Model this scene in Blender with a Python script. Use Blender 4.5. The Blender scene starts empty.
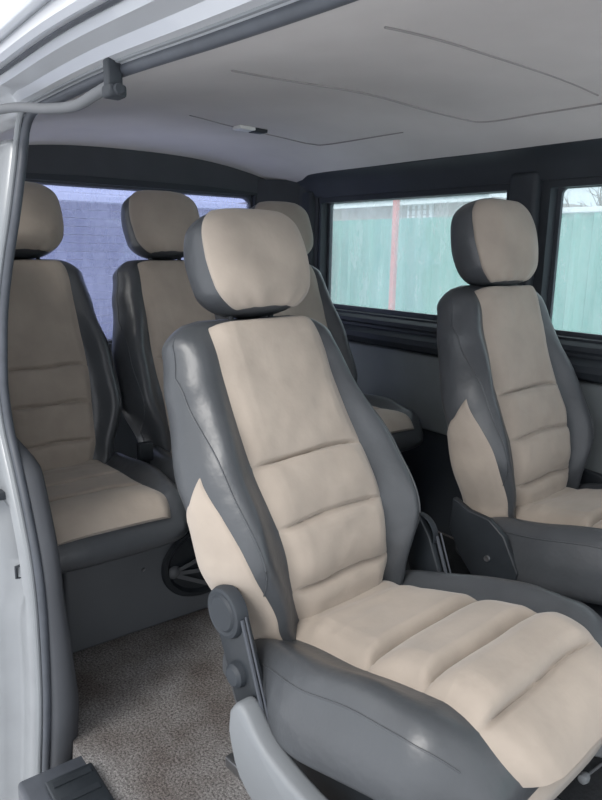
import bpy, bmesh, math, random
from mathutils import Vector, Matrix, noise
random.seed(4)
PI = math.pi
H = 1.05                      # eye height above the van floor; geometry below is given relative to the eye level, floor = 0 after adding H
sc = bpy.context.scene
col = sc.collection

# ------------------------------------------------------------------ materials
def new_mat(name):
    m = bpy.data.materials.new(name); m.use_nodes = True
    nt = m.node_tree; b = nt.nodes['Principled BSDF']
    return m, nt, b

def mat(name, rgb, rough=0.6, metal=0.0, spec=0.5, var=0.0, vscale=8.0, bump=0.0, bscale=200.0, bdist=0.002, sheen=0.0, coat=0.0, bdetail=3.0):
    m, nt, b = new_mat(name)
    b.inputs['Base Color'].default_value = (*rgb, 1)
    b.inputs['Roughness'].default_value = rough
    b.inputs['Metallic'].default_value = metal
    b.inputs['Specular IOR Level'].default_value = spec
    if sheen: b.inputs['Sheen Weight'].default_value = sheen
    if coat: b.inputs['Coat Weight'].default_value = coat
    tc = nt.nodes.new('ShaderNodeTexCoord')
    if var:
        n = nt.nodes.new('ShaderNodeTexNoise'); n.inputs['Scale'].default_value = vscale; n.inputs['Detail'].default_value = 5
        nt.links.new(tc.outputs['Object'], n.inputs['Vector'])
        r = nt.nodes.new('ShaderNodeValToRGB')
        r.color_ramp.elements[0].position = 0.3; r.color_ramp.elements[1].position = 0.7
        r.color_ramp.elements[0].color = (*[c*(1-var) for c in rgb], 1)
        r.color_ramp.elements[1].color = (*[min(1, c*(1+var*0.6)) for c in rgb], 1)
        nt.links.new(n.outputs['Fac'], r.inputs['Fac']); nt.links.new(r.outputs['Color'], b.inputs['Base Color'])
    if bump:
        n = nt.nodes.new('ShaderNodeTexNoise'); n.inputs['Scale'].default_value = bscale; n.inputs['Detail'].default_value = bdetail
        nt.links.new(tc.outputs['Object'], n.inputs['Vector'])
        bp = nt.nodes.new('ShaderNodeBump'); bp.inputs['Strength'].default_value = bump; bp.inputs['Distance'].default_value = bdist
        nt.links.new(n.outputs['Fac'], bp.inputs['Height']); nt.links.new(bp.outputs['Normal'], b.inputs['Normal'])
    return m

M = {}
M['leather'] = mat('grey_leatherette', (0.068, 0.074, 0.082), 0.36, spec=0.6, var=0.12, vscale=5, bump=0.4, bscale=22, bdist=0.006)
M['fabric'] = mat('beige_suede', (0.405, 0.35, 0.298), 0.85, spec=0.25, var=0.16, vscale=7, bump=0.4, bscale=20, bdist=0.006, sheen=0.25)
M['black'] = mat('black_plastic', (0.022, 0.027, 0.033), 0.45, var=0.15, vscale=20)
M['dark'] = mat('dark_trim', (0.028, 0.034, 0.042), 0.62, var=0.15, vscale=9)
M['rubber'] = mat('rubber_seal', (0.062, 0.070, 0.085), 0.5, var=0.15, vscale=30)
M['plastic'] = mat('grey_plastic', (0.125, 0.132, 0.142), 0.55, var=0.08, bump=0.2, bscale=400, bdist=0.0005)
M['ltplastic'] = mat('light_grey_plastic', (0.21, 0.225, 0.24), 0.5, var=0.06, bump=0.2, bscale=400, bdist=0.0005)
M['fascia'] = mat('bench_fascia', (0.13, 0.14, 0.152), 0.5, var=0.10, vscale=4, bump=0.15, bscale=300, bdist=0.0005)
M['panel'] = mat('door_card', (0.19, 0.21, 0.215), 0.75, var=0.12, vscale=5, bump=0.2, bscale=250, bdist=0.001)
M['pillar'] = mat('pillar_trim', (0.060, 0.065, 0.075), 0.7, var=0.1)
M['headliner'] = mat('headliner_fabric', (0.62, 0.59, 0.585), 0.95, spec=0.1, var=0.12, vscale=2.2, bump=0.5, bscale=500, bdist=0.001)
M['mat'] = mat('shaded_floor_cover', (0.018, 0.021, 0.025), 0.85, var=0.3, vscale=60, bump=.6, bscale=150, bdist=.003)  # near black: dark floor covering with the deep shade in its colour
M['seam'] = mat('headliner_seam', (0.30, 0.285, 0.285), 0.9)
M['silver'] = mat('silver_paint_lit', (0.55, 0.57, 0.60), 0.38, metal=0.35, var=0.05, vscale=3, coat=0.4)  # body silver, lighter copy with the glare along the roof edge painted in
M['jamb'] = mat('silver_paint_dim', (0.27, 0.285, 0.30), 0.40, metal=0.3, var=0.12, vscale=6, coat=0.3)  # same body silver, darker copy for the less lit jamb
M['chrome'] = mat('steel', (0.35, 0.36, 0.38), 0.3, metal=0.9)
M['white'] = mat('white_plastic', (0.75, 0.75, 0.73), 0.4)
M['post'] = mat('pinkish_red_paint', (0.62, 0.20, 0.19), 0.7, var=0.15)  # pinkish red with slight random variation
M['snow'] = mat('snow_white', (0.78, 0.80, 0.83), 0.9, var=0.06, vscale=1.0)
M['bark'] = mat('bare_bark', (0.16, 0.14, 0.13), 0.9)
M['rooftile'] = mat('roof_sheet', (0.34, 0.31, 0.30), 0.8, var=0.3, vscale=3)
M['blocks'] = mat('house_wall', (0.42, 0.37, 0.36), 0.85, var=0.25, vscale=2)
M['bluewall'] = mat('blue_sheet', (0.045, 0.06, 0.14), 0.6, var=0.3, vscale=1.5)

def green_fence():
    m, nt, b = new_mat('green_fence_sheet')
    tc = nt.nodes.new('ShaderNodeTexCoord')
    mp = nt.nodes.new('ShaderNodeMapping'); mp.inputs['Scale'].default_value = (2.0, 2.0, 0.35)
    n = nt.nodes.new('ShaderNodeTexNoise'); n.inputs['Scale'].default_value = 3; n.inputs['Detail'].default_value = 6
    r = nt.nodes.new('ShaderNodeValToRGB')
    r.color_ramp.elements[0].position = .3; r.color_ramp.elements[1].position = .75
    r.color_ramp.elements[0].color = (0.10, 0.31, 0.27, 1); r.color_ramp.elements[1].color = (0.20, 0.43, 0.38, 1)
    nt.links.new(tc.outputs['Object'], mp.inputs['Vector']); nt.links.new(mp.outputs['Vector'], n.inputs['Vector'])
    nt.links.new(n.outputs['Fac'], r.inputs['Fac']); nt.links.new(r.outputs['Color'], b.inputs['Base Color'])
    b.inputs['Roughness'].default_value = 0.6
    return m
M['green'] = green_fence()

def carpet_mat():
    m, nt, b = new_mat('speckled_carpet')
    tc = nt.nodes.new('ShaderNodeTexCoord')
    n1 = nt.nodes.new('ShaderNodeTexNoise'); n1.inputs['Scale'].default_value = 190; n1.inputs['Detail'].default_value = 4; n1.inputs['Roughness'].default_value = .8
    n2 = nt.nodes.new('ShaderNodeTexNoise'); n2.inputs['Scale'].default_value = 4.5; n2.inputs['Detail'].default_value = 5
    for n in (n1, n2): nt.links.new(tc.outputs['Object'], n.inputs['Vector'])
    r1 = nt.nodes.new('ShaderNodeValToRGB')
    r1.color_ramp.elements[0].position = .36; r1.color_ramp.elements[1].position = .66
    r1.color_ramp.elements[0].color = (0.085, 0.083, 0.083, 1); r1.color_ramp.elements[1].color = (0.52, 0.51, 0.505, 1)
    r2 = nt.nodes.new('ShaderNodeValToRGB')
    r2.color_ramp.elements[0].position = .38; r2.color_ramp.elements[1].position = .62
    r2.color_ramp.elements[0].color = (0.55, 0.50, 0.475, 1); r2.color_ramp.elements[1].color = (1, 1, 1, 1)
    mx = nt.nodes.new('ShaderNodeMix'); mx.data_type = 'RGBA'; mx.blend_type = 'MULTIPLY'; mx.inputs[0].default_value = 1
    nt.links.new(n1.outputs['Fac'], r1.inputs['Fac']); nt.links.new(n2.outputs['Fac'], r2.inputs['Fac'])
    nt.links.new(r1.outputs['Color'], mx.inputs[6]); nt.links.new(r2.outputs['Color'], mx.inputs[7])
    nt.links.new(mx.outputs[2], b.inputs['Base Color'])
    bp = nt.nodes.new('ShaderNodeBump'); bp.inputs['Strength'].default_value = .8; bp.inputs['Distance'].default_value = .006
    nt.links.new(n1.outputs['Fac'], bp.inputs['Height']); nt.links.new(bp.outputs['Normal'], b.inputs['Normal'])
    b.inputs['Roughness'].default_value = .95; b.inputs['Specular IOR Level'].default_value = .1
    return m
M['carpet'] = carpet_mat()

def glass_mat(name, tint, dirt, dirtcol, lines=False):
    """car glass: clear tinted transmission, a thin film of dust, and a mirror-like gloss"""
    m = bpy.data.materials.new(name); m.use_nodes = True; nt = m.node_tree; nt.nodes.clear()
    out = nt.nodes.new('ShaderNodeOutputMaterial')
    tr = nt.nodes.new('ShaderNodeBsdfTransparent'); tr.inputs[0].default_value = (*tint, 1)
    df = nt.nodes.new('ShaderNodeBsdfTranslucent'); df.inputs[0].default_value = (*dirtcol, 1)
    gl = nt.nodes.new('ShaderNodeBsdfGlossy'); gl.inputs['Roughness'].default_value = .02
    tc = nt.nodes.new('ShaderNodeTexCoord'); n = nt.nodes.new('ShaderNodeTexNoise')
    mp = nt.nodes.new('ShaderNodeMapping'); mp.inputs['Scale'].default_value = (14, 14, 5)
    n.inputs['Scale'].default_value = 1; n.inputs['Detail'].default_value = 8; n.inputs['Roughness'].default_value = .75
    nt.links.new(tc.outputs['Object'], mp.inputs[0]); nt.links.new(mp.outputs[0], n.inputs['Vector'])
    mr = nt.nodes.new('ShaderNodeMapRange'); mr.inputs[1].default_value = .3; mr.inputs[2].default_value = .75
    mr.inputs[3].default_value = dirt*0.7; mr.inputs[4].default_value = dirt*1.4
    nt.links.new(n.outputs['Fac'], mr.inputs[0])
    m1 = nt.nodes.new('ShaderNodeMixShader'); m2 = nt.nodes.new('ShaderNodeMixShader'); m2.inputs[0].default_value = .04
    nt.links.new(mr.outputs[0], m1.inputs[0]); nt.links.new(tr.outputs[0], m1.inputs[1]); nt.links.new(df.outputs[0], m1.inputs[2])
    nt.links.new(m1.outputs[0], m2.inputs[1]); nt.links.new(gl.outputs[0], m2.inputs[2]); nt.links.new(m2.outputs[0], out.inputs[0])
    return m
M['glass'] = glass_mat('dusty_side_glass', (0.86, 0.92, 0.93), 0.22, (0.9, 0.95, 0.97))
M['rearglass'] = glass_mat('tinted_rear_glass', (0.68, 0.72, 0.90), 0.24, (0.76, 0.79, 0.95))
M['wire'] = mat('heating_wire', (0.80, 0.82, 0.95), 0.6)

# ------------------------------------------------------------------ mesh helpers
def mesh_obj(name, verts, faces, m, parent=None, smooth=True, loc=None, add_h=True, sharp=35):
    me = bpy.data.meshes.new(name)
    if parent is None and add_h: verts = [(v[0], v[1], v[2]+H) for v in verts]
    me.from_pydata([tuple(v) for v in verts], [], faces); me.materials.append(M[m])
    bm = bmesh.new(); bm.from_mesh(me); bmesh.ops.remove_doubles(bm, verts=bm.verts, dist=1e-6)
    bmesh.ops.recalc_face_normals(bm, faces=bm.faces); bm.to_mesh(me); bm.free()
    if smooth:
        for p in me.polygons: p.use_smooth = True
        try: me.set_sharp_from_angle(angle=math.radians(sharp))
        except Exception: pass
    o = bpy.data.objects.new(name, me); col.objects.link(o)
    if parent: o.parent = parent
    return o

class MB:
    """collects simple shapes into one mesh"""
    def __init__(s): s.v = []; s.f = []
    def add(s, vs, fs):
        b = len(s.v); s.v += [tuple(v) for v in vs]; s.f += [tuple(i+b for i in f) for f in fs]; return s
    def box(s, x0, x1, y0, y1, z0, z1, bev=0.0):
        if bev:
            bm = bmesh.new(); bmesh.ops.create_cube(bm, size=1)
            for v in bm.verts: v.co = Vector(((x0+x1)/2+v.co.x*(x1-x0), (y0+y1)/2+v.co.y*(y1-y0), (z0+z1)/2+v.co.z*(z1-z0)))
            bmesh.ops.bevel(bm, geom=list(bm.edges), offset=bev, segments=3, profile=.5, affect='EDGES')
            bm.verts.index_update()
            s.add([v.co[:] for v in bm.verts], [[v.index for v in f.verts] for f in bm.faces]); bm.free(); return s
        vs = [(x, y, z) for x in (x0, x1) for y in (y0, y1) for z in (z0, z1)]
        return s.add(vs, [(0,1,3,2),(4,6,7,5),(0,4,5,1),(2,3,7,6),(0,2,6,4),(1,5,7,3)])
    def sweep(s, path, prof, up=(0,0,1), cap=True, closed=False):
        """profile points (a,b): a along side vector, b along up-ish vector"""
        P = [Vector(p) for p in path]; n = len(P); k = len(prof); vs = []
        for i, p in enumerate(P):
            if closed: t = (P[(i+1) % n]-P[i-1])
            else: t = P[min(i+1, n-1)]-P[max(i-1, 0)]
            t.normalize(); sd = t.cross(Vector(up)).normalized(); u = sd.cross(t).normalized()
            vs += [p+sd*a+u*b for a, b in prof]
        fs = []
        for i in range(n if closed else n-1):
            j = (i+1) % n
            for q in range(k): fs.append((i*k+q, i*k+(q+1) % k, j*k+(q+1) % k, j*k+q))
        if cap and not closed: fs += [tuple(range(k)), tuple((n-1)*k+q for q in range(k))]
        return s.add(vs, fs)
    def tube(s, path, r, seg=12, up=(0.03,0.02,1), closed=False):
        return s.sweep(path, [(r*math.cos(2*PI*q/seg), r*math.sin(2*PI*q/seg)) for q in range(seg)], up, closed=closed)
    def lathe(s, c, axis, prof, seg=40):
        """prof: (radius, distance along axis)"""
        a = Vector(axis).normalized(); e = a.orthogonal().normalized(); g = a.cross(e); c = Vector(c); k = len(prof); vs = []
        for i in range(seg):
            t = 2*PI*i/seg; d = e*math.cos(t)+g*math.sin(t)
            vs += [c+d*r+a*h for r, h in prof]
        fs = [(i*k+q, i*k+q+1, ((i+1) % seg)*k+q+1, ((i+1) % seg)*k+q) for i in range(seg) for q in range(k-1)]
        return s.add(vs, fs)
    def prism(s, pts, dvec, bev=0.0, seg=3):
        """extrude a polygon (3-D points) by dvec, optional rounded edges"""
        bm = bmesh.new(); vs = [bm.verts.new(p) for p in pts]; f = bm.faces.new(vs)
        r = bmesh.ops.extrude_face_region(bm, geom=[f])
        bmesh.ops.translate(bm, verts=[g for g in r['geom'] if isinstance(g, bmesh.types.BMVert)], vec=dvec)
        bmesh.ops.recalc_face_normals(bm, faces=bm.faces)
        if bev:
            es = [e for e in bm.edges if len(e.link_faces) == 2 and e.calc_face_angle(0) > .6]
            bmesh.ops.bevel(bm, geom=es, offset=bev, segments=seg, profile=.5, affect='EDGES')
        bm.verts.index_update()
        s.add([v.co[:] for v in bm.verts], [[v.index for v in f.verts] for f in bm.faces]); bm.free(); return s
    def build(s, name, m, parent=None, smooth=True, sharp=35, add_h=True):
        return mesh_obj(name, s.v, s.f, m, parent, smooth, sharp=sharp, add_h=add_h)

def spline(pts, n=8):
    """Catmull-Rom through points"""
    P = [Vector(p) for p in pts]; P = [P[0]*2-P[1]]+P+[P[-1]*2-P[-2]]; out = []
    for i in range(1, len(P)-2):
        for k in range(n):
            t = k/n
            out.append(0.5*((2*P[i])+(P[i+1]-P[i-1])*t+(2*P[i-1]-5*P[i]+4*P[i+1]-P[i+2])*t*t+(3*P[i]-P[i-1]-3*P[i+1]+P[i+2])*t**3))
    out.append(P[-2]); return out

def interp(tab, s):
    if s <= tab[0][0]: return tab[0][1]
    for (a, va), (b, vb) in zip(tab, tab[1:]):
        if s <= b:
            t = (s-a)/(b-a); t = t*t*(3-2*t); return va+(vb-va)*t
    return tab[-1][1]

def struct(o): o['kind'] = 'structure'; return o
def tag(o, label, cat, group=None, kind=None):
    o['label'] = label; o['category'] = cat
    if group: o['group'] = group
    if kind: o['kind'] = kind
    return o
def empty(name, loc, rz=0):
    o = bpy.data.objects.new(name, None); col.objects.link(o); o.location = (loc[0], loc[1], loc[2]+H); o.rotation_euler = (0, 0, rz)
    o.empty_display_size = .1; return o

# ------------------------------------------------------------------ padded shapes
def spow(v, p): return math.copysign(abs(v)**p, v)

def closed_surface(fn, ns, nu):
    """fn(u in 0..1 around, s in 0..1 along)"""
    vs = []
    for i in range(ns+1):
        for j in range(nu): vs.append(fn(2*PI*j/nu, i/ns))
    fs = [(i*nu+j, i*nu+(j+1) % nu, (i+1)*nu+(j+1) % nu, (i+1)*nu+j) for i in range(ns) for j in range(nu)]
    fs += [tuple(range(nu)), tuple(ns*nu+j for j in range(nu))]
    return vs, fs

def patch(fn, uv, na, nb, off):
    """overlay panel: uv(a,b)->(theta,s); off(a,b)->height above the body. Edges tuck under."""
    vs = []
    for i in range(nb+1):
        for j in range(na+1):
            a, b = j/na, i/nb; th, s = uv(a, b)
            p = Vector(fn(th, s)); e = 1e-3
            du = Vector(fn(th+e, s))-Vector(fn(th-e, s)); dv = Vector(fn(th, min(1, s+e)))-Vector(fn(th, max(0, s-e)))
            n = du.cross(dv)
            n = n.normalized() if n.length > 1e-12 else Vector((1, 0, 0))
            vs.append(p+n*off(a, b))
    w = na+1
    fs = [(i*w+j, i*w+j+1, (i+1)*w+j+1, (i+1)*w+j) for i in range(nb) for j in range(na)]
    return vs, fs

def edge_tuck(a, b, h, wa=.05, wb=.03):
    """rounded rise from -1.5 mm at the border to h inside"""
    ea = min(1, min(a, 1-a)/wa); eb = min(1, min(b, 1-b)/wb)
    r = (1-(1-ea)**2.5)*(1-(1-eb)**2.5)
    return -0.0015+(h+0.0015)*r

def puffs(b, seams, a, amp, curve=0.0, g0=.03, g1=.09):
    """pads between seams, seams sag in the middle by curve"""
    bb = b+curve*(1-(2*a-1)**2)+.014*noise.noise(Vector((a*2.2, round(b*4.5)*7.7, amp*300)))*math.sin(PI*a)
    ef = min(1, min(a, 1-a)/.16)
    ks = [-.3]+seams+[1.3]
    for lo, hi in zip(ks, ks[1:]):
        if lo <= bb <= hi:
            # each pad swells slowly from one seam and rolls steeply into the next, with a narrow stitched crease
            d0 = (bb-lo) if lo > 0 else 1; d1 = (hi-bb) if hi < 1 else 1
            k0 = min(1, d0/g0); k1 = min(1, d1/g1)
            h = amp*(1-(1-k0)**2.2)*(1-(1-k1)**2.6)
            gr = max(0, 1-min(d0, d1)/.011)
            return (h-.0085*gr)*(.35+.65*ef)
    return 0

def fnoise(p, sc_, seed): return noise.noise(Vector(p)*sc_+Vector((seed, seed*1.7, -seed)))

# ------------------------------------------------------------------ the seat (origin under the joint of cushion and backrest, faces +X)
def make_seat(name, hj, wid=1.0, front=True, cush_len=.51, rise=.085, seed=1.0, hr_w=.136, side_panels=True, lean_deg=18.0, shear=-.045, bowf=1.0, disc=True, hrs=1.0):
    root = empty(name, (0, 0, -H)); bow = bowf if front else .25; sh = shear if front else 0
    lean = math.radians(lean_deg)
    ax = Vector((-math.sin(lean), 0, math.cos(lean))); fw = Vector((math.cos(lean), 0, math.sin(lean)))
    J = Vector((0, 0, hj))
    L = .680; S0 = -.05
    Wt = [(0, .180), (.12, .215), (.34, .270), (.52, .264), (.78, .228), (.92, .208), (1, .185)]
    def back(th, s):
        W = interp(Wt, s)*wid; D = .062
        rt = max(0, (s-.90)/.10); rb = max(0, (.07-s)/.07)
        cap = math.sqrt(max(0, 1-rt**2.4))*math.sqrt(max(0, 1-.8*rb**2.2))
        capw = (max(0, 1-rt**3.2))**.5*.35+.65 if rt > 0 else 1
        if rt >= 1: capw = .65
        c, sn = math.cos(th), math.sin(th)
        y = -spow(c, 2/3.2)*W*capw*(1-.05*rb); d = spow(sn, 2/2.8)*D*cap
        if d > 0:
            t = abs(y)/max(1e-6, W)
            bo = math.exp(-((t-.80)/.17)**2)*interp([(0, .030), (.3, .055), (.6, .048), (.85, .022), (1, .0)], s)
            d += bo*min(1, sn*2.2)*cap
            d += .012*math.exp(-((s-.30)/.2)**2)*(1-min(1, t)**2)      # lumbar swell
        d += .003*fnoise((y, s, d), 9, seed)*cap
        d += .050*math.exp(-((s-.36)/.25)**2)*bow
        h = S0+s*(L)
        if sn > 0: d += -.0
        return J+ax*h+fw*(d-.05)+Vector((0, y+sh*s, 0))
    def ths(frac_fn):
        def uv(a, b, s):
            W = interp(Wt, s)*wid; p = frac_fn(s)/W; thp = math.acos(min(.99, p)**(3.2/2)) if p < 1 else 0
            return PI-thp, thp
        return uv
    vs, fs = closed_surface(back, 90, 112)
    bk = mesh_obj('backrest', vs, fs, 'leather', root, sharp=60)
    Pt = [(0, .100), (.2, .136), (.5, .150), (.8, .143), (1, .138)]
    def uvc(a, b):
        s = .035+b*(.968-.035); W = interp(Wt, s)*wid
        P = interp(Pt, s)*wid; thp = math.acos((P/W)**(3.2/2))
        y = -P+2*P*a                          # equal spacing across
        c = -spow(y/W, 3.2/2); return math.acos(max(-1, min(1, c))), s
    seams = [.175, .365, .555, .70] if front else [.16, .33, .50, .655]
    def offc(a, b):
        h = .010+puffs(b, seams[:3], a, .016 if front else .009, curve=-.008, g0=.10, g1=.050)
        if b > seams[2 if front else 3]: h = .004+.014*min(1, (b-seams[2 if front else 3]+.022)/.05) if False else h
        h += .0026*fnoise((a*.3, b*.7, 0), 14, seed)+.0014*fnoise((a*.35, b*.8, 5), 22, seed)
        return edge_tuck(a, b, h, .11, .02)
    vs, fs = patch(back, uvc, 56, 300, offc)
    mesh_obj('backrest_centre_panel', vs, fs, 'fabric', bk, sharp=60)
    if side_panels:
        for sd in (1,):
            def uvs(a, b, sd=sd):
                s = .02+b*(.43+.12*a**1.5)
                tf = interp([(0, .74), (.5, .64), (1, .40)], b); th = -.42+a*(tf+.42)
                return (th if sd else PI-th), s
            vs, fs = patch(back, uvs, 40, 60, lambda a, b: edge_tuck(a, b, .0035+.001*fnoise((a, b, 0), 5, seed), .06, .04)*(1 if True else 0))
            mesh_obj('backrest_side_panel', vs, fs, 'fabric', bk, sharp=60)
    # piping beside the centre panel
    for sg in (-1, 1):
        pth = []
        for i in range(41):
            s = .05+.90*i/40; W = interp(Wt, s)*wid; P = interp(Pt, s)*wid+.075
            if P/W > .985: P = W*.985
            th = math.acos((P/W)**(3.2/2)); th = PI-th if sg < 0 else th
            pth.append(back(th, s)+fw*.0005)
        MB().tube(pth, .0016, 6).build('piping', 'leather', bk)
    # headrest
    hc = J+ax*(.735)+fw*(-.012)
    HRW = [(0, .88), (.25, .96), (.55, 1.0), (.8, .99), (1, .93)]
    def head(th, s):
        z = (s-.5)*2
        cap = (max(0, 1-abs(z)**3.0))**(1/2.6)
        capw = (max(0, 1-abs(z)**4.5))**(1/2.6)
        W = hr_w*interp(HRW, s)*(.25*cap+.75*capw if abs(z) < 1 else 0); D = .079*cap*(1.0-.08*z)
        c, sn = math.cos(th), math.sin(th)
        y = -spow(c, 2/2.9)*W; d = spow(sn, 2/2.4)*D
        d += .0035*fnoise((y*1.5, s*.3, d), 12, seed+3)*cap
        return hc+ax*(z*.110*hrs)+fw*(d)+Vector((0, y+sh*.9, 0))
    vs, fs = closed_surface(head, 56, 72)
    hr = mesh_obj('headrest', vs, fs, 'leather', root, sharp=60)
    def uvh(a, b):
        s = .035+b*(.955-.035); thp = .36+.05*abs(2*s-1)
        return PI-thp-(PI-2*thp)*a, s
    def offh(a, b):
        h = .0045+.0018*fnoise((a*.8, b*.5, 0), 7, seed+9)
        if b < .2: h += .0022*math.sin(a*34)*(1-b/.2)*math.sin(PI*a)
        return edge_tuck(a, b, h, .06, .05)
    # flip direction for outward normal
    vs, fs = patch(head, lambda a, b: uvh(1-a, b), 56, 60, offh)
    mesh_obj('headrest_front_panel', vs, fs, 'fabric', hr, sharp=60)
    for sg in (-1, 1):
        a0 = J+ax*.57+fw*(-.03)+Vector((0, sg*.052+sh, 0)); a1 = a0+ax*.10
        MB().tube([a0, a1], .0065, 10).lathe(a0+ax*.030, ax, [(0, .0), (.015, .0), (.015, .010), (.009, .014), (0, .014)], 16).build('headrest_post', 'black', root)
    # cushion
    CW = [(0, .220), (.2, .262), (.5, .295), (.8, .290), (1, .245)] if front else [(0, .22), (.2, .25), (.5, .272), (.8, .27), (1, .24)]
    CL = cush_len+.10
    def cush(th, s):
        W = interp(CW, s)*wid; x = -.09+s*CL
        rf = max(0, (s-.80)/.20); rb = max(0, (.10-s)/.10)
        cap = (max(0, 1-rf**2.2))**.5*(1-.3*rb**2)
        capw = (max(0, 1-rf**3.5))**.5*.30+.70 if rf < 1 else .70
        D = .082 if front else .062
        c, sn = math.cos(th), math.sin(th)
        y = spow(c, 2/3.6)*W*capw; z = spow(sn, 2/3.0)*D*cap
        t = abs(y)/W
        if z > 0: z += math.exp(-((t-.83)/.17)**2)*interp([(0, .015), (.25, .040), (.6, .046), (.85, .026), (1, .0)], s)*min(1, sn*2.2)*cap
        z += rise*min(1, max(0, x/.40))**1.0*(1 if True else 0)-.02*rf*rf
        z += .003*fnoise((x, y, z), 8, seed+5)
        return J+Vector((x, y, z-(.080 if front else .055)))
    vs, fs = closed_surface(cush, 80, 112)
    cu = mesh_obj('seat_cushion', vs, fs, 'leather', root, sharp=60)
    PC = [(0, .125), (.25, .148), (.6, .172), (1, .185)] if front else [(0, .14), (.5, .16), (1, .185)]
    send = .895 if front else .86
    def uvq(a, b):
        # runs from the joint over the front edge and down the front face
        s = .10+min(b, .86)/.86*.90 if b < .86 else 1.0
        s = .10+send*min(1, b/.93)
        W = interp(CW, s)*wid; P = min(.92*W, interp(PC, s)*wid)
        y = P-2*P*a; c = spow(y/W, 3.6/2)
        return math.acos(max(-1, min(1, c))), s
    cse = [.46, .66, .83] if front else [.40, .62]
    def offq(a, b):
        h = .0105+puffs(b, cse, a, .023 if front else .006, curve=.006, g0=.12, g1=.038)
        h += .0026*fnoise((a*.35, b*.7, 3), 12, seed+2)
        if b < .3: h += .004*math.sin(b*60+a*2)*math.sin(PI*min(1, b/.3))*.6
        return edge_tuck(a, b, h, .10, .025)
    vs, fs = patch(cush, uvq, 56, 260, offq)
    mesh_obj('cushion_centre_panel', vs, fs, 'fabric', cu, sharp=60)
    # front drop of the beige panel below the nose, and the leather skirt ring
    yb = .165*wid
    xe = cush_len+.01; zt = hj+rise-.085
    v = MB()
    sk = []
    for i in range(25):
        a = i/24; yy = -yb+2*yb*a
        sk.append((xe+.002-.012*abs(2*a-1)**3, yy))
    vv = []; ff = []
    for r_, (dz, dx) in enumerate([(.012, -.012), (-.01, .0), (-.04, .002), (-.075, -.004)]):
        for (xx, yy) in sk: vv.append((xx+dx, yy, zt+dz))
    for r_ in range(3):
        for i in range(24): ff.append((r_*25+i, r_*25+i+1, (r_+1)*25+i+1, (r_+1)*25+i))
    if front:
        fp = mesh_obj('cushion_nose_panel', vv, ff, 'fabric', cu)
        md = fp.modifiers.new('s', 'SOLIDIFY'); md.thickness = .006
    if front:
        # piping along the crest of the near bolster of the cushion
        for sg in (0, 1):
            pth = []
            for i in range(41):
                s = .12+.80*i/40; th = .50 if sg else PI-.50
                pth.append(cush(th, s)+Vector((0, 0, .0005)))
            MB().tube(pth, .0015, 6).build('piping', 'leather', cu)
        # pan below the cushion
        MB().box(-.02, cush_len-.06, -.21*wid, .21*wid, hj-.205, hj-.12, .01).build('seat_pan', 'black', root)
        p = MB()
        p.box(.02, .32, -.20, -.16, .02, hj-.20, .004); p.box(.02, .32, .16, .20, .02, hj-.20, .004)
        p.box(.00, .34, -.18, .18, hj-.24, hj-.20, .004)
        p.build('seat_base', 'black', root)
        for sg in (-1, 1):
            MB().box(-.10, .46, sg*.18-.03, sg*.18+.03, .0, .025, .004).build('floor_rail', 'chrome', root)
        for sg in (-1, 1):
            Y = sg*.268
            rc = MB()
            o = Vector((.085, 0, hj+.080))
            # recliner plate: from the pivot cover down and forward to the seat frame
            plate = [(-.115, .055), (-.075, .060), (-.045, .02), (.035, -.17), (.005, -.185), (-.06, -.15), (-.115, -.03)]
            rc.prism([o+Vector((x, Y-sg*.012, z)) for x, z in plate], (0, sg*.018, 0), .003)
            if not disc:
                # plain black hinge plate with a small bolt, and a low side cover
                rec = MB().prism([J+Vector((x, Y+sg*.002, z)) for x, z in [(-.06, .075), (-.01, .055), (.05, .05), (.095, .02), (.14, -.06), (.12, -.13), (.03, -.13), (-.03, -.07), (-.065, -.01)]], (0, sg*.018, 0), .004).build('recliner_plate', 'black', root)
                MB().lathe(J+Vector((.055, Y+sg*.018, -.05)), (0, sg, 0), [(0, .008), (.007, .007), (.009, .0)], 16).build('bolt', 'chrome', rec)
                MB().prism([J+Vector((x, Y+sg*.004, z)) for x, z in [(.03, -.15), (.05, -.135), (.12, -.14), (.44, -.17), (.45, -.25), (.06, -.26), (.03, -.22)]], (0, sg*.03, 0), .008).build('side_cover', 'plastic', root)
                continue
            rec = rc.build('recliner_plate', 'black', root)
            MB().tube([o+Vector((-.038, Y+sg*.008, .02)), o+Vector((.030, Y+sg*.008, -.155))], .004, 8).tube([o+Vector((-.028, Y+sg*.008, .03)), o+Vector((.042, Y+sg*.008, -.15))], .002, 8).build('plate_rib', 'rubber', rec)
            c = o+Vector((-.085, Y+sg*.004, .015))
            MB().lathe(c, (0, sg, 0), [(0, .016), (.030, .016), (.034, .012), (.040, .014), (.045, .012), (.048, .004), (.048, -.01)], 40).build('pivot_cover', 'dark', rec)
            MB().lathe(o+Vector((-.052, Y+sg*.004, -.092)), (0, sg, 0), [(0, .02), (.016, .018), (.022, .012), (.024, .0)], 24).build('adjuster_knob', 'dark', rec)
            # moulded side cover with a rounded rear end
            sp = [(-.030, -.135), (-.012, -.112), (.012, -.113), (.07, -.160), (.20, -.190), (.36, -.180), (.38, -.20), (.38, -.30), (.20, -.32), (.02, -.27), (-.03, -.19)]
            MB().prism([o+Vector((x, Y+sg*.005, z)) for x, z in spline([(a, b, 0) for a, b in sp]+[(sp[0][0], sp[0][1], 0)], 4)[:-1] for x, z in [(x, z)]] if False else
                       [o+Vector((q.x, Y+sg*.005, q.y)) for q in spline([(a, b, 0) for a, b in sp]+[(sp[0][0], sp[0][1], 0)], 4)[:-1]], (0, sg*.040, 0), .010).build('side_cover', 'ltplastic', root)
    return root

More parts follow.
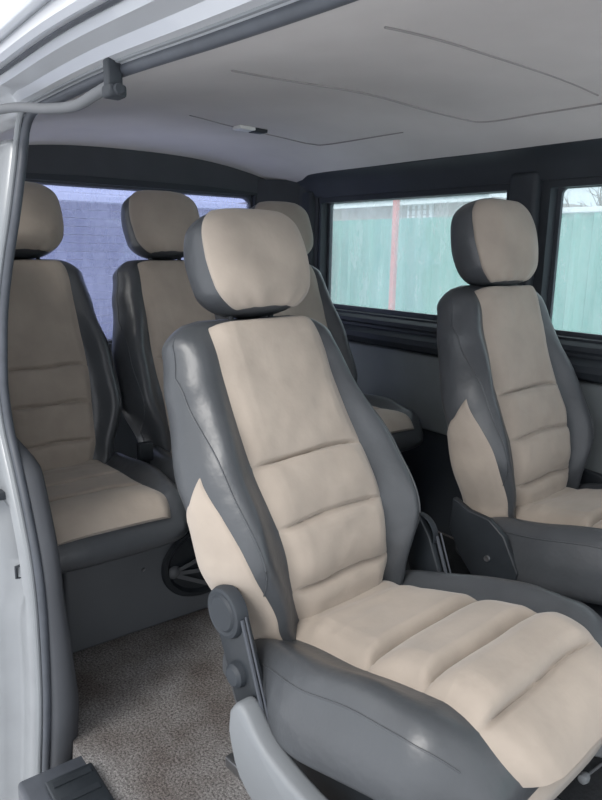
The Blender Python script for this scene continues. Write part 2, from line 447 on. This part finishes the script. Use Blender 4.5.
def children(o): return [c for c in bpy.data.objects if c.parent == o]
def copy_tree(o, parent=None):
    c = o.copy(); col.objects.link(c)
    if parent:
        c.parent = parent
    for ch in children(o): copy_tree(ch, c)
    return c

FR = math.radians(5)
near = make_seat('front_seat', hj=.325, seed=1.3)
near.location = (-.975, .845, 0); near.rotation_euler = (0, 0, FR)
tag(near, 'nearest grey and beige seat, by the door opening, with its whole cushion in view', 'car seat', 'pair of grey and beige seats in front')
far = make_seat('front_seat', hj=.325, seed=2.2, lean_deg=14.0, shear=.0, bowf=.6, disc=False, hrs=1.10, hr_w=.144)
far.rotation_euler = (0, 0, math.radians(3)); far.location = (-1.025, 1.605, .04)
tag(far, 'grey and beige seat beside the window, at right behind the nearest seat', 'car seat', 'pair of grey and beige seats in front')

bs = make_seat('rear_seat', hj=.425, wid=.85, front=False, cush_len=.43, rise=.0, seed=4.1, hr_w=.130, side_panels=False)
bs.location = (-1.88, .575, 0)
tag(bs, 'rear bench seat at far left, beside the door pillar, cushion in view', 'car seat', 'three grey and beige seats of the rear bench')
b2 = copy_tree(bs); b2.location = (-1.88, 1.036, 0)
tag(b2, 'middle seat of the rear bench, partly behind the nearest seat', 'car seat', 'three grey and beige seats of the rear bench')
b3 = copy_tree(bs); b3.location = (-1.88, 1.507, -.008)
for c_ in children(b3):
    if c_.name.startswith('seat_cushion'): c_.location = (-.10, .04, .07)
tag(b3, 'rear bench seat in the far corner under the side window, mostly hidden', 'car seat', 'three grey and beige seats of the rear bench')

# ------------------------------------------------------------------ bench base with speaker
bb = empty('bench_box', (-1.65, 1.2, -H)); tag(bb, 'dark grey moulded box carrying the rear bench, with round speaker grille', 'seat base')
xb = .02
m_ = MB(); m_.box(-.45, xb, -.70, .52, 0, .292, .012)
m_.build('fascia', 'fascia', bb)
MB().box(-.45, xb+.03, -.70, .53, .285, .304, .006).build('bench_frame', 'black', bb)
scx, scy, scz = xb, -.30, .165
sp = MB().lathe((scx, scy, scz), (1, 0, 0), [(.088, -.002), (.104, .0), (.108, .006), (.104, .012), (.094, .013), (.088, .006), (.086, .002), (.05, .001), (0, .001)], 56).build('speaker', 'black', bb)
for v in sp.data.vertices: v.co.y = scy+(v.co.y-scy)*1.25
g = MB()
for k, a in enumerate((-28, -8, 14)):
    a = math.radians(a); o0 = Vector((scx+.010, scy-.108, scz-.012)); o1 = o0+Vector((0, math.cos(a)*.20, math.sin(a)*.20))
    g.sweep([o0, o1], [(-.004, -.003), (.004, -.003), (.006, .003), (-.006, .003)], (1, 0, 0))
g.build('grille_bars', 'plastic', sp)
hub = MB().lathe((scx+.006, scy-.095, scz-.012), (1, 0, 0), [(0, .014), (.010, .012), (.018, .004), (.02, 0)], 24).build('grille_hub', 'plastic', sp)
MB().lathe((xb, -.485, .185), (1, 0, 0), [(0, .004), (.004, .003), (.006, 0)], 14).build('screw', 'chrome', bb)

bk = MB().box(-.012, .012, -.022, .022, 0, .055, .004).build('seat_belt_buckle', 'black', None, add_h=False)
bk.location = (-1.80, .808, .438)
tag(bk, 'small black seat belt buckle between left and middle rear seats', 'buckle')
t_ = MB().box(-.005, .005, -.012, .012, -.05, .004, .001).build('buckle_strap', 'dark', bk)

# ------------------------------------------------------------------ floor, ceiling, walls
FL = MB(); FL.box(-2.75, .60, .40, 2.02, -1.10, -1.05)
struct(FL.build('floor', 'carpet', smooth=False))
MATB = MB(); MATB.box(-1.215, .3, .31, .405, -1.05, -1.035, .004)
for k in range(30):
    MATB.box(-1.20+k*.05, -1.185+k*.05, .32, .395, -1.037, -1.032)
tag(MATB.build('step_mat', 'black'), 'black ribbed rubber mat on the door step', 'mat')

fm = MB().box(-1.62, .5, 1.06, 1.89, -1.049, -1.035, .004).build('floor_shade_cover', 'mat'); tag(fm, 'black floor covering, coloured for deep shade, between and ahead of the front seats', 'mat')  # black floor covering, shade between the seats put into its colour
def ceil_z(x, y):
    t = (y-1.17)/.76; z = .285+.105*(max(0, 1-abs(t)**2.6))
    r = max(0, min(1, (-2.25-x)/.42)); z -= .03*r**2
    return z
vs = []; fs = []; nx, ny = 60, 40
X0, X1, Y0, Y1 = -2.68, .75, .44, 1.93
for i in range(nx+1):
    for j in range(ny+1):
        x = X0+(X1-X0)*i/nx; y = Y0+(Y1-Y0)*j/ny; vs.append((x, y, ceil_z(x, y)+.002*fnoise((x, y, 0), 2.5, 2)))
n1 = len(vs)
for i in range(nx+1):
    for j in range(ny+1):
        x = X0+(X1-X0)*i/nx; y = Y0+(Y1-Y0)*j/ny; vs.append((x, y, ceil_z(x, y)+.035))
w = ny+1
for i in range(nx):
    for j in range(ny):
        q = (i*w+j, i*w+j+1, (i+1)*w+j+1, (i+1)*w+j); fs.append(q); fs.append(tuple(k+n1 for k in q))
ce = struct(mesh_obj('ceiling', vs, fs, 'headliner', sharp=60))
def seam(pts, r=.0035):
    P = [Vector((p.x, p.y, ceil_z(p.x, p.y)+H-.0005)) for p in spline([(a, b, 0) for a, b in pts], 8)]
    MB().tube(P, r, 6).build('headliner_seam', 'seam', ce)
seam([(-1.365, .843), (-1.386, .944), (-1.391, 1.048), (-1.377, 1.226), (-1.383, 1.451), (-1.346, 1.596), (-1.294, 1.639), (-1.136, 1.641), (-.967, 1.643), (-.5, 1.64)])
seam([(-.952, .901), (-.955, 1.047), (-.962, 1.305), (-.948, 1.591)], .0025)
seam([(-1.938, 1.049), (-2.026, 1.281), (-2.04, 1.50), (-2.02, 1.58), (-1.954, 1.608), (-1.604, 1.613)], .0025)
# roof skin outside
R_ = MB()
vs = []; fs = []
for i in range(21):
    for j in range(25):
        x = -2.75+3.6*i/20; t = -1+2*j/24; y = 1.17+t*.83
        vs.append((x, y, .335+.12*(max(0, 1-abs(t)**2.4))))
for i in range(20):
    for j in range(24): fs.append((i*25+j, i*25+j+1, (i+1)*25+j+1, (i+1)*25+j))
rf = struct(mesh_obj('roof', vs, fs, 'silver', sharp=60)); md = rf.modifiers.new('s', 'SOLIDIFY'); md.thickness = .01; md.offset = 1

# far wall with two windows and the next one ahead
YW = 1.93
W1 = (-2.395, -1.435, -.245, .218); W2 = (-1.275, -.30, -.250, .214); W3 = (-.14, .50, -.25, .214)
wl = MB()
wl.box(-2.72, .62, YW, 2.00, -1.05, -.25)
wl.box(-2.72, .62, YW, 2.00, .20, .33)
for a, b in ((-2.72, -2.395), (-1.435, -1.275), (-.30, -.14), (.50, .62)): wl.box(a, b, YW, 2.00, -.25, .20)
wall_far = struct(wl.build('wall_left', 'dark', smooth=False))
# rounded cove above the windows and pillars in front
cv = MB()
prof = [(0, 0), (.012, .0), (.022, .02), (.034, .05), (.058, .075), (.085, .088), (.085, .11), (0, .11)]
cv.sweep([(-2.70, YW, .222), (.60, YW, .222)], [(a, b) for a, b in prof], (0, 0, 1))
cove = struct(cv.build('trim_1', 'dark', None))
pm = MB()
for a, b in ((-2.52, -2.425), (-1.405, -1.305), (-.27, -.17)): pm.box(a, b, YW-.035, YW+.01, -.27, .25, .014)
struct(pm.build('trim_2', 'dark'))
# sill roll and lower panel
sl = MB()
sl.sweep([(-2.70, YW, -.335), (.60, YW, -.335)], [(0, -.03), (.050, -.025), (.062, -.005), (.060, .015), (.040, .030), (.030, .034), (.028, .044), (.034, .052), (.028, .066), (.012, .075), (0, .078)], (0, 0, 1))
struct(sl.build('trim_3', 'dark'))
pl_ = MB(); pl_.box(-2.68, .55, YW-.028, YW+.01, -.66, -.375, .012)
struct(pl_.build('trim_4', 'panel'))

def window(name, w, y, glass='glass'):
    x0, x1, z0, z1 = w; r = .035
    def rr(g):
        P = []
        for cx, cz, a0 in ((x1-r, z1-r, 0), (x0+r, z1-r, 90), (x0+r, z0+r, 180), (x1-r, z0+r, 270)):
            for k in range(7):
                a = math.radians(a0+15*k); P.append((cx+(r+g)*math.cos(a), y, cz+(r+g)*math.sin(a)))
        return P
    P = rr(.002)
    fr = MB().sweep(P, [(-.016, -.012), (.016, -.012), (.016, .0), (.010, .009), (-.010, .009), (-.016, .0)], (0, 1, 0), closed=True).build(name, 'rubber')
    struct(fr)
    g = [(p[0], p[1]+.005, p[2]+H) for p in rr(.004)]
    ob = mesh_obj('pane', g+[(a, b+.004, c) for a, b, c in g], [tuple(range(len(g))), tuple(len(g)+k for k in range(len(g)))]+[(k, (k+1) % len(g), len(g)+(k+1) % len(g), len(g)+k) for k in range(len(g))], glass, fr, smooth=False)
    return fr
window('window_1', W1, 1.982); window('window_2', W2, 1.982); window('window_3', W3, 1.982)

# rear wall with the rear window
XR = -2.62
rw = MB()
RW = (.56, 1.735, -.38, .232)
rw.box(XR-.07, XR, .40, 2.0, -1.05, RW[2]); rw.box(XR-.07, XR, .40, 2.0, RW[3], .40)
rw.box(XR-.07, XR, .36, RW[0], RW[2], RW[3]); rw.box(XR-.07, XR, RW[1], 2.0, RW[2], RW[3])
struct(rw.build('wall_rear', 'dark', smooth=False))
# soft header over the rear window and the rounded corner pillar
hd = MB()
hd.sweep([(XR+.002, .42, .245), (XR+.002, 1.0, .258), (XR+.002, 1.5, .255), (XR+.002, 1.93, .235)], [(0, 0), (-.018, .0), (-.05, .03), (-.095, .10), (-.10, .13), (0, .13)], (0, 0, 1))
struct(hd.build('trim_5', 'pillar'))
dp = MB()
dp.prism([(XR, 1.745, -.9), (XR+.02, 1.76, -.9), (XR+.06, 1.80, -.9), (XR+.12, 1.89, -.9), (XR+.21, 1.925, -.9), (XR+.21, 1.96, -.9), (XR, 1.96, -.9)], (0, 0, 1.20))
struct(dp.build('trim_6', 'dark'))
def rear_window():
    y0, y1, z0, z1 = RW; r = .05
    def rr(g):
        P = []
        for cy, cz, a0 in ((y1-r, z1-r, 0), (y0+r, z1-r, 90), (y0+r, z0+r, 180), (y1-r, z0+r, 270)):
            for k in range(7):
                a = math.radians(a0+15*k); P.append((XR-.03, cy+(r+g)*math.cos(a), cz+(r+g)*math.sin(a)))
        return P
    fr = MB().sweep(rr(.002), [(-.016, -.012), (.016, -.012), (.016, .0), (.010, .009), (-.010, .009), (-.016, .0)], (1, 0, 0), closed=True).build('window_4', 'rubber'); struct(fr)
    g = [(a, b, c+H) for a, b, c in rr(.004)]
    mesh_obj('pane', g+[(a-.004, b, c) for a, b, c in g], [tuple(range(len(g))), tuple(len(g)+k for k in range(len(g)))]+[(k, (k+1) % len(g), len(g)+(k+1) % len(g), len(g)+k) for k in range(len(g))], 'rearglass', fr, smooth=False)
    hw = MB()
    for k in range(18):
        z = z0+.05+k*.031+H; hw.box(XR-.0285, XR-.028, y0+.02, y1-.02, z, z+.0009)
    hw.build('heating_wire', 'wire', fr, smooth=False)
rear_window()

# ------------------------------------------------------------------ door opening: rear jamb
def yj(z): return .35 if z < -.3 else .35+.09*((z+.3)/.55)**1.5
JP = [(-1.40, -1.30), (-1.36, -1.15), (-1.32, -1.0), (-1.30, -.90), (-1.29, -.78), (-1.29, -.69), (-1.305, -.61), (-1.34, -.53), (-1.385, -.45), (-1.436, -.37), (-1.458, -.29), (-1.466, -.21), (-1.475, -.13), (-1.468, -.03), (-1.458, .06), (-1.465, .15), (-1.478, .205)]
jp = [Vector((p.x, yj(p.y), p.y)) for p in spline([(a, b, 0) for a, b in JP], 5)]
# header path: continues forward from the top of the jamb
HP = [(-1.478, .430, .215), (-1.462, .434, .240), (-1.43, .437, .254), (-1.36, .438, .255), (-1.05, .435, .250), (-.70, .435, .232), (-.45, .435, .222), (0.0, .435, .21), (.4, .435, .20)]
hp = spline(HP, 6)
path = jp+hp[1:]
seal = MB()
seal.tube(path, .009, 12, up=(.1, 1, .1))
se = struct(seal.build('trim_7', 'rubber'))
fl = MB(); fl.tube([Vector((p.x, p.y-.012, p.z)) + (Vector((-.010, 0, 0)) if i < len(jp) else Vector((0, 0, .012))) for i, p in enumerate(path)], .006, 10, up=(.1, 1, .1))
struct(fl.build('trim_8', 'ltplastic'))
# body jamb, silver, outside the seal
cols = [(-.006, .0), (-.018, -.020), (-.032, -.026), (-.060, -.028), (-.075, -.034), (-.085, -.06), (-.10, -.095), (-.14, -.11), (-.30, -.115), (-.75, -.10)]
vs = []; fs = []; k = len(cols)
for p in jp:
    for i, (dx, dy) in enumerate(cols):
        dent = .018*math.exp(-((p.z+.60)/.05)**4) if i in (3, 4) else 0
        if i >= 3: dent += .022*(1/(1+math.exp(-(p.z+.71)/.012)))*(1/(1+math.exp((p.z+.52)/.008)))
        vs.append((p.x+dx, p.y+dy+dent, p.z))
for i in range(len(jp)-1):
    for j in range(k-1): fs.append((i*k+j, i*k+j+1, (i+1)*k+j+1, (i+1)*k+j))
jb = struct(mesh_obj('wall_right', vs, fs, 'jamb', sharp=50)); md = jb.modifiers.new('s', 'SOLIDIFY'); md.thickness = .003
# door striker plate set in the jamb
gp = MB().box(-1.62, -1.40, .243, .328, -.506, -.490, .003); struct(gp.build('trim_14', 'black'))
stk = MB().box(-.012, .012, -.006, .004, -.028, .028, .003)
so = stk.build('striker_plate', 'chrome', None, add_h=False); so.location = (-1.375, .343, H-.655)
tag(so, 'small metal striker plate on the silver door jamb', 'latch')
MB().tube([(.003, -.004, -.014), (.003, -.018, -.012), (.003, -.018, .012), (.003, -.004, .014)], .003, 8, up=(1, .1, 0)).build('striker_loop', 'dark', so)
# header body section swept forward (y outward, z up)
prof = [(.010, .004), (.010, -.004), (-.008, .006), (-.026, .012), (-.034, .026), (-.046, .030), (-.060, .034), (-.066, .050), (-.078, .048), (-.092, .044), (-.098, .052), (-.094, .062), (-.080, .085), (-.05, .115), (0, .15), (.03, .15), (.03, .02)]
vs = []; fs = []; k = len(prof); hh = [(-2.7, .435, .250)]+[(p.x, p.y, p.z) for p in hp[9:]]
for (x, y, z) in hh:
    for a, b in prof: vs.append((x, y+a, z+b))
for i in range(len(hh)-1):
    for j in range(k): fs.append((i*k+j, i*k+(j+1) % k, (i+1)*k+(j+1) % k, (i+1)*k+j))
struct(mesh_obj('wall_roof_side', vs, fs, 'silver', sharp=40)).name = 'trim_9'
gt = MB(); gt.tube([(x, y-.070, z+.0505) for x, y, z in hh], .006, 8); struct(gt.build('trim_10', 'rubber'))
# inner trim behind the seal: pillar and quarter panel
cols = [(.004, .004), (.020, .022), (.024, .050), (.010, .075), (-.05, .090), (-.25, .095), (-1.2, .10)]
vs = []; fs = []; k = len(cols)
for p in jp:
    lo = max(0, min(1, (-.42-p.z)/.12))
    for i, (dx, dy) in enumerate(cols):
        kk = 1-.60*max(0, min(1, (p.z+.95)/.25)); e = 0; dx = dx*kk; dy = dy*(.4+.6*kk)
        up_ = max(0, min(1, (p.z+.46)/.10)); up_ = up_*up_*(3-2*up_)
        vs.append((max(-2.64, p.x+(dx+e)*(1-up_)+(-.012*i-(.0 if i < 4 else .06*(i-3)**1.5))*up_), p.y+(dy*.85)*(1-up_)+dy*.16*up_, p.z))
for i in range(len(jp)-1):
    for j in range(k-1): fs.append((i*k+j, i*k+j+1, (i+1)*k+j+1, (i+1)*k+j))
it = struct(mesh_obj('trim_11', vs, fs, 'pillar', sharp=60)); md = it.modifiers.new('s', 'SOLIDIFY'); md.thickness = .004
# sill of the door
sb = MB(); sb.box(-1.27, .5, .27, .42, -1.25, -1.052, .01); struct(sb.build('trim_12', 'rubber'))
us = MB(); us.box(-2.7, .6, .40, 2.0, -1.25, -1.10); struct(us.build('wall_underbody', 'black', smooth=False)).name = 'trim_13'

# sliding door guide arm at the top left
arm = empty('door_guide_arm', (-1.0, .40, .21)); tag(arm, 'curved grey metal door arm under the roof rail, bracket at its end', 'door arm')
A = [(-.75, -.10, .02), (-.42, -.03, .035), (-.23, .0, .014), (-.13, .01, .006), (-.06, .015, .012), (.0, .02, .018)]
MB().tube(spline(A, 8), .0085, 12).build('arm_tube', 'plastic', arm)
MB().box(-.010, .010, .008, .030, .0, .050, .003).box(-.015, .015, .006, .034, -.002, .016, .005).lathe((0, .02, .008), (1, 0, 0), [(0, -.022), (.007, -.022), (.008, -.018), (.008, .018), (.007, .022), (0, .022)], 16).build('arm_bracket', 'dark', arm)

# ceiling lamp
cl = empty('ceiling_lamp', (-2.0, 1.305, ceil_z(-2.0, 1.305))); tag(cl, 'small rectangular lamp on the grey headliner, half white half dark', 'lamp')
MB().box(-.024, .024, -.055, .006, -.010, .004, .003).build('lamp_lens', 'white', cl)
MB().box(-.022, .022, .006, .055, -.012, .004, .003).build('lamp_switch', 'dark', cl)

# small lever at the right edge of the floor
lv = empty('floor_lever', (-.56, 1.20, -H)); tag(lv, 'small floor lever with pale knob between the front seats', 'lever')
MB().tube([(-.01, .06, .03), (-.01, .02, .04), (-.008, -.05, .045)], .003, 8).build('lever_rod', 'plastic', lv)
MB().lathe((-.008, -.045, .045), (.1, -1, .1), [(0, -.012), (.008, -.010), (.011, 0), (.009, .010), (0, .014)], 20).build('lever_knob', 'ltplastic', lv)

# ------------------------------------------------------------------ outside
G = -1.62
gr = MB(); gr.box(-40, 40, -40, 40, G-.05, G); struct(gr.build('ground', 'snow', smooth=False))
# fence of green profiled sheets
fe = empty('fence', (-5, 6, G)); tag(fe, 'tall green profiled sheet fence beyond the side windows', 'fence')
hz = .385-G
xx = -14.0; pi_ = 0
while xx < 9:
    x1 = xx+2.4; vs = []; fs = []; prof_ = []
    x = xx
    while x < x1-.01:
        prof_ += [(x, 0), (x+.10, 0), (x+.125, .03), (x+.175, .03)]; x += .2
    prof_.append((x1, 0))
    for (a, b) in prof_: vs += [(a+5, -b, .05), (a+5, -b, hz)]
    fs = [(2*i, 2*i+2, 2*i+3, 2*i+1) for i in range(len(prof_)-1)]
    o = mesh_obj('fence_sheet', vs, fs, 'green', fe, smooth=False); md = o.modifiers.new('s', 'SOLIDIFY'); md.thickness = .004
    MB().box(xx+5-.03, xx+5+.03, .01, .07, 0, hz+.0).build('fence_post', 'green', fe)
    xx = x1
MB().box(.55, 14, -.05, .09, hz-.005, hz+.045, .01).build('fence_cap', 'snow', fe)
po = MB().box(-.028, .028, -.028, .028, 0, 3.2, .005).box(-.045, .045, -.045, .045, 3.2, 3.22, .004).build('post', 'post', None, add_h=False); po.location = (-5.52, 5.5, G+H)
tag(po, 'tall pinkish red square post in front of the green fence', 'post')
# house behind the fence
ho = empty('house', (-12.5, 11, G)); tag(ho, 'low pale house with grey ribbed roof beyond the fence', 'house')
def gz(z): return z-G
MB().box(-6, 4.0, 0, 5, 0, gz(1.05)).build('wall', 'blocks', ho, smooth=False)
MB().box(-6.2, 4.2, -.35, -.28, gz(.955), gz(1.09), .01).build('eaves_board', 'snow', ho)
rv = MB()
for k in range(52):
    x = -6.2+k*.2; rv.prism([(x, -.4, gz(1.10)), (x+.1, -.4, gz(1.15)), (x+.2, -.4, gz(1.10)), (x+.2, -.4, gz(1.06)), (x, -.4, gz(1.06))], (0, 3.0, .62))
rv.build('roof', 'rooftile', ho, smooth=False)
wf = MB().box(1.85, 2.55, -.06, .01, gz(.66), gz(.98), .01).build('window', 'snow', ho)
lt = MB()
for k in range(4): lt.box(1.93+k*.16, 1.99+k*.16, -.075, -.05, gz(.69), gz(.95))
for k in range(2): lt.box(1.9, 2.5, -.075, -.05, gz(.75)+k*.11, gz(.77)+k*.11)
lt.build('window_lattice', 'blocks', wf, smooth=False)
# blue sheet shed behind the van
sh = empty('blue_shed', (-7, 2.4, G)); tag(sh, 'dark blue sheet metal shed seen through the tinted rear window', 'shed')
s_ = MB()
for k in range(40):
    pass
for k in range(9): s_.box(-.06, .0+.012*(k % 2), -5, 3, k*gz(.43)/9, (k+1)*gz(.43)/9)
s_.box(-3, -.06, -5, 3, 0, gz(.43))
s_.build('shed_wall', 'bluewall', sh, smooth=False)
MB().box(-3, .15, -5.1, 3.1, gz(.43), gz(.50), .01).build('shed_roof', 'snow', sh)

# bare trees
def tree(x, y, h, seed, label):
    rnd = random.Random(seed); b = MB()
    def br(p, d, l, r, dep):
        pts = [p]; q = p.copy(); dd = d.copy()
        for i in range(4):
            dd = (dd+Vector((rnd.uniform(-.18, .18), rnd.uniform(-.18, .18), rnd.uniform(-.05, .12)))).normalized(); q = q+dd*l/4; pts.append(q.copy())
        k = 5; base = len(b.v); vs = []
        for i, p_ in enumerate(pts):
            rr_ = r*(1-.45*i/4); e = dd.orthogonal().normalized(); g_ = dd.cross(e)
            vs += [p_+(e*math.cos(2*PI*a/k)+g_*math.sin(2*PI*a/k))*rr_ for a in range(k)]
        b.add(vs, [(i*k+a, i*k+(a+1) % k, (i+1)*k+(a+1) % k, (i+1)*k+a) for i in range(4) for a in range(k)])
        if dep:
            for _ in range(4 if dep > 1 else 5):
                i = rnd.randint(1, 4); nd = (dd+Vector((rnd.uniform(-1, 1), rnd.uniform(-1, 1), rnd.uniform(-.2, .7)))).normalized()
                br(pts[i], nd, l*rnd.uniform(.5, .75), r*.5, dep-1)
    br(Vector((0, 0, 0)), Vector((0, 0, 1)), h*.45, h*.018, 4)
    o = b.build('bare_tree', 'bark', None, smooth=False, add_h=False); o.location = (x, y, G+H); tag(o, label, 'tree', 'bare trees beyond the fence')
tree(-5.2, 9.0, 4.2, 5, 'bare tree behind the fence, leftmost in the right side window')
tree(-5.0, 14.5, 4.4, 6, 'bare tree behind the fence, at the right edge of the right side window')
tree(-6.3, 11.0, 4.6, 8, 'bare tree beyond the fence right of the house, in the left side window')

# ------------------------------------------------------------------ light
wd = bpy.data.worlds.new('overcast'); sc.world = wd; wd.use_nodes = True
nt = wd.node_tree; bg = nt.nodes['Background']
tc = nt.nodes.new('ShaderNodeTexCoord'); sx = nt.nodes.new('ShaderNodeSeparateXYZ'); rp = nt.nodes.new('ShaderNodeValToRGB')
rp.color_ramp.elements[0].position = .0; rp.color_ramp.elements[0].color = (.80, .85, .92, 1)
rp.color_ramp.elements[1].position = .7; rp.color_ramp.elements[1].color = (.98, .98, 1, 1)
nt.links.new(tc.outputs['Generated'], sx.inputs[0]); nt.links.new(sx.outputs['Z'], rp.inputs['Fac']); nt.links.new(rp.outputs['Color'], bg.inputs['Color'])
bg.inputs['Strength'].default_value = 1.0
su = bpy.data.lights.new('sun', 'SUN'); su.energy = 1.3; su.angle = math.radians(25); su.color = (1, .97, .93)
so_ = bpy.data.objects.new('sun', su); col.objects.link(so_)
d = Vector((-.35, 1.0, -.80)); so_.rotation_euler = d.to_track_quat('-Z', 'Y').to_euler()

# ------------------------------------------------------------------ camera
YAW, PITCH, ROLL, F = 52.5, 12.4, 1.0, 682.0
a, p, r = map(math.radians, (YAW, PITCH, ROLL))
f = Vector((-math.sin(a)*math.cos(p), math.cos(a)*math.cos(p), -math.sin(p)))
Rr = f.cross(Vector((0, 0, 1))).normalized(); U = Rr.cross(f)
R2 = Rr*math.cos(r)+U*math.sin(r); U2 = -Rr*math.sin(r)+U*math.cos(r)
cam = bpy.data.cameras.new('camera'); co = bpy.data.objects.new('camera', cam); col.objects.link(co)
mw = Matrix((R2, U2, -f)).transposed().to_4x4(); mw.translation = Vector((0, 0, H)); co.matrix_world = mw
cam.sensor_fit = 'VERTICAL'; cam.sensor_height = 24; cam.lens = F*24/800; cam.clip_start = .01
sc.camera = co
sc.view_settings.view_transform = 'Standard'; sc.view_settings.look = 'None'; sc.view_settings.gamma = 1; sc.view_settings.use_curve_mapping = False
sc.view_settings.exposure = .66
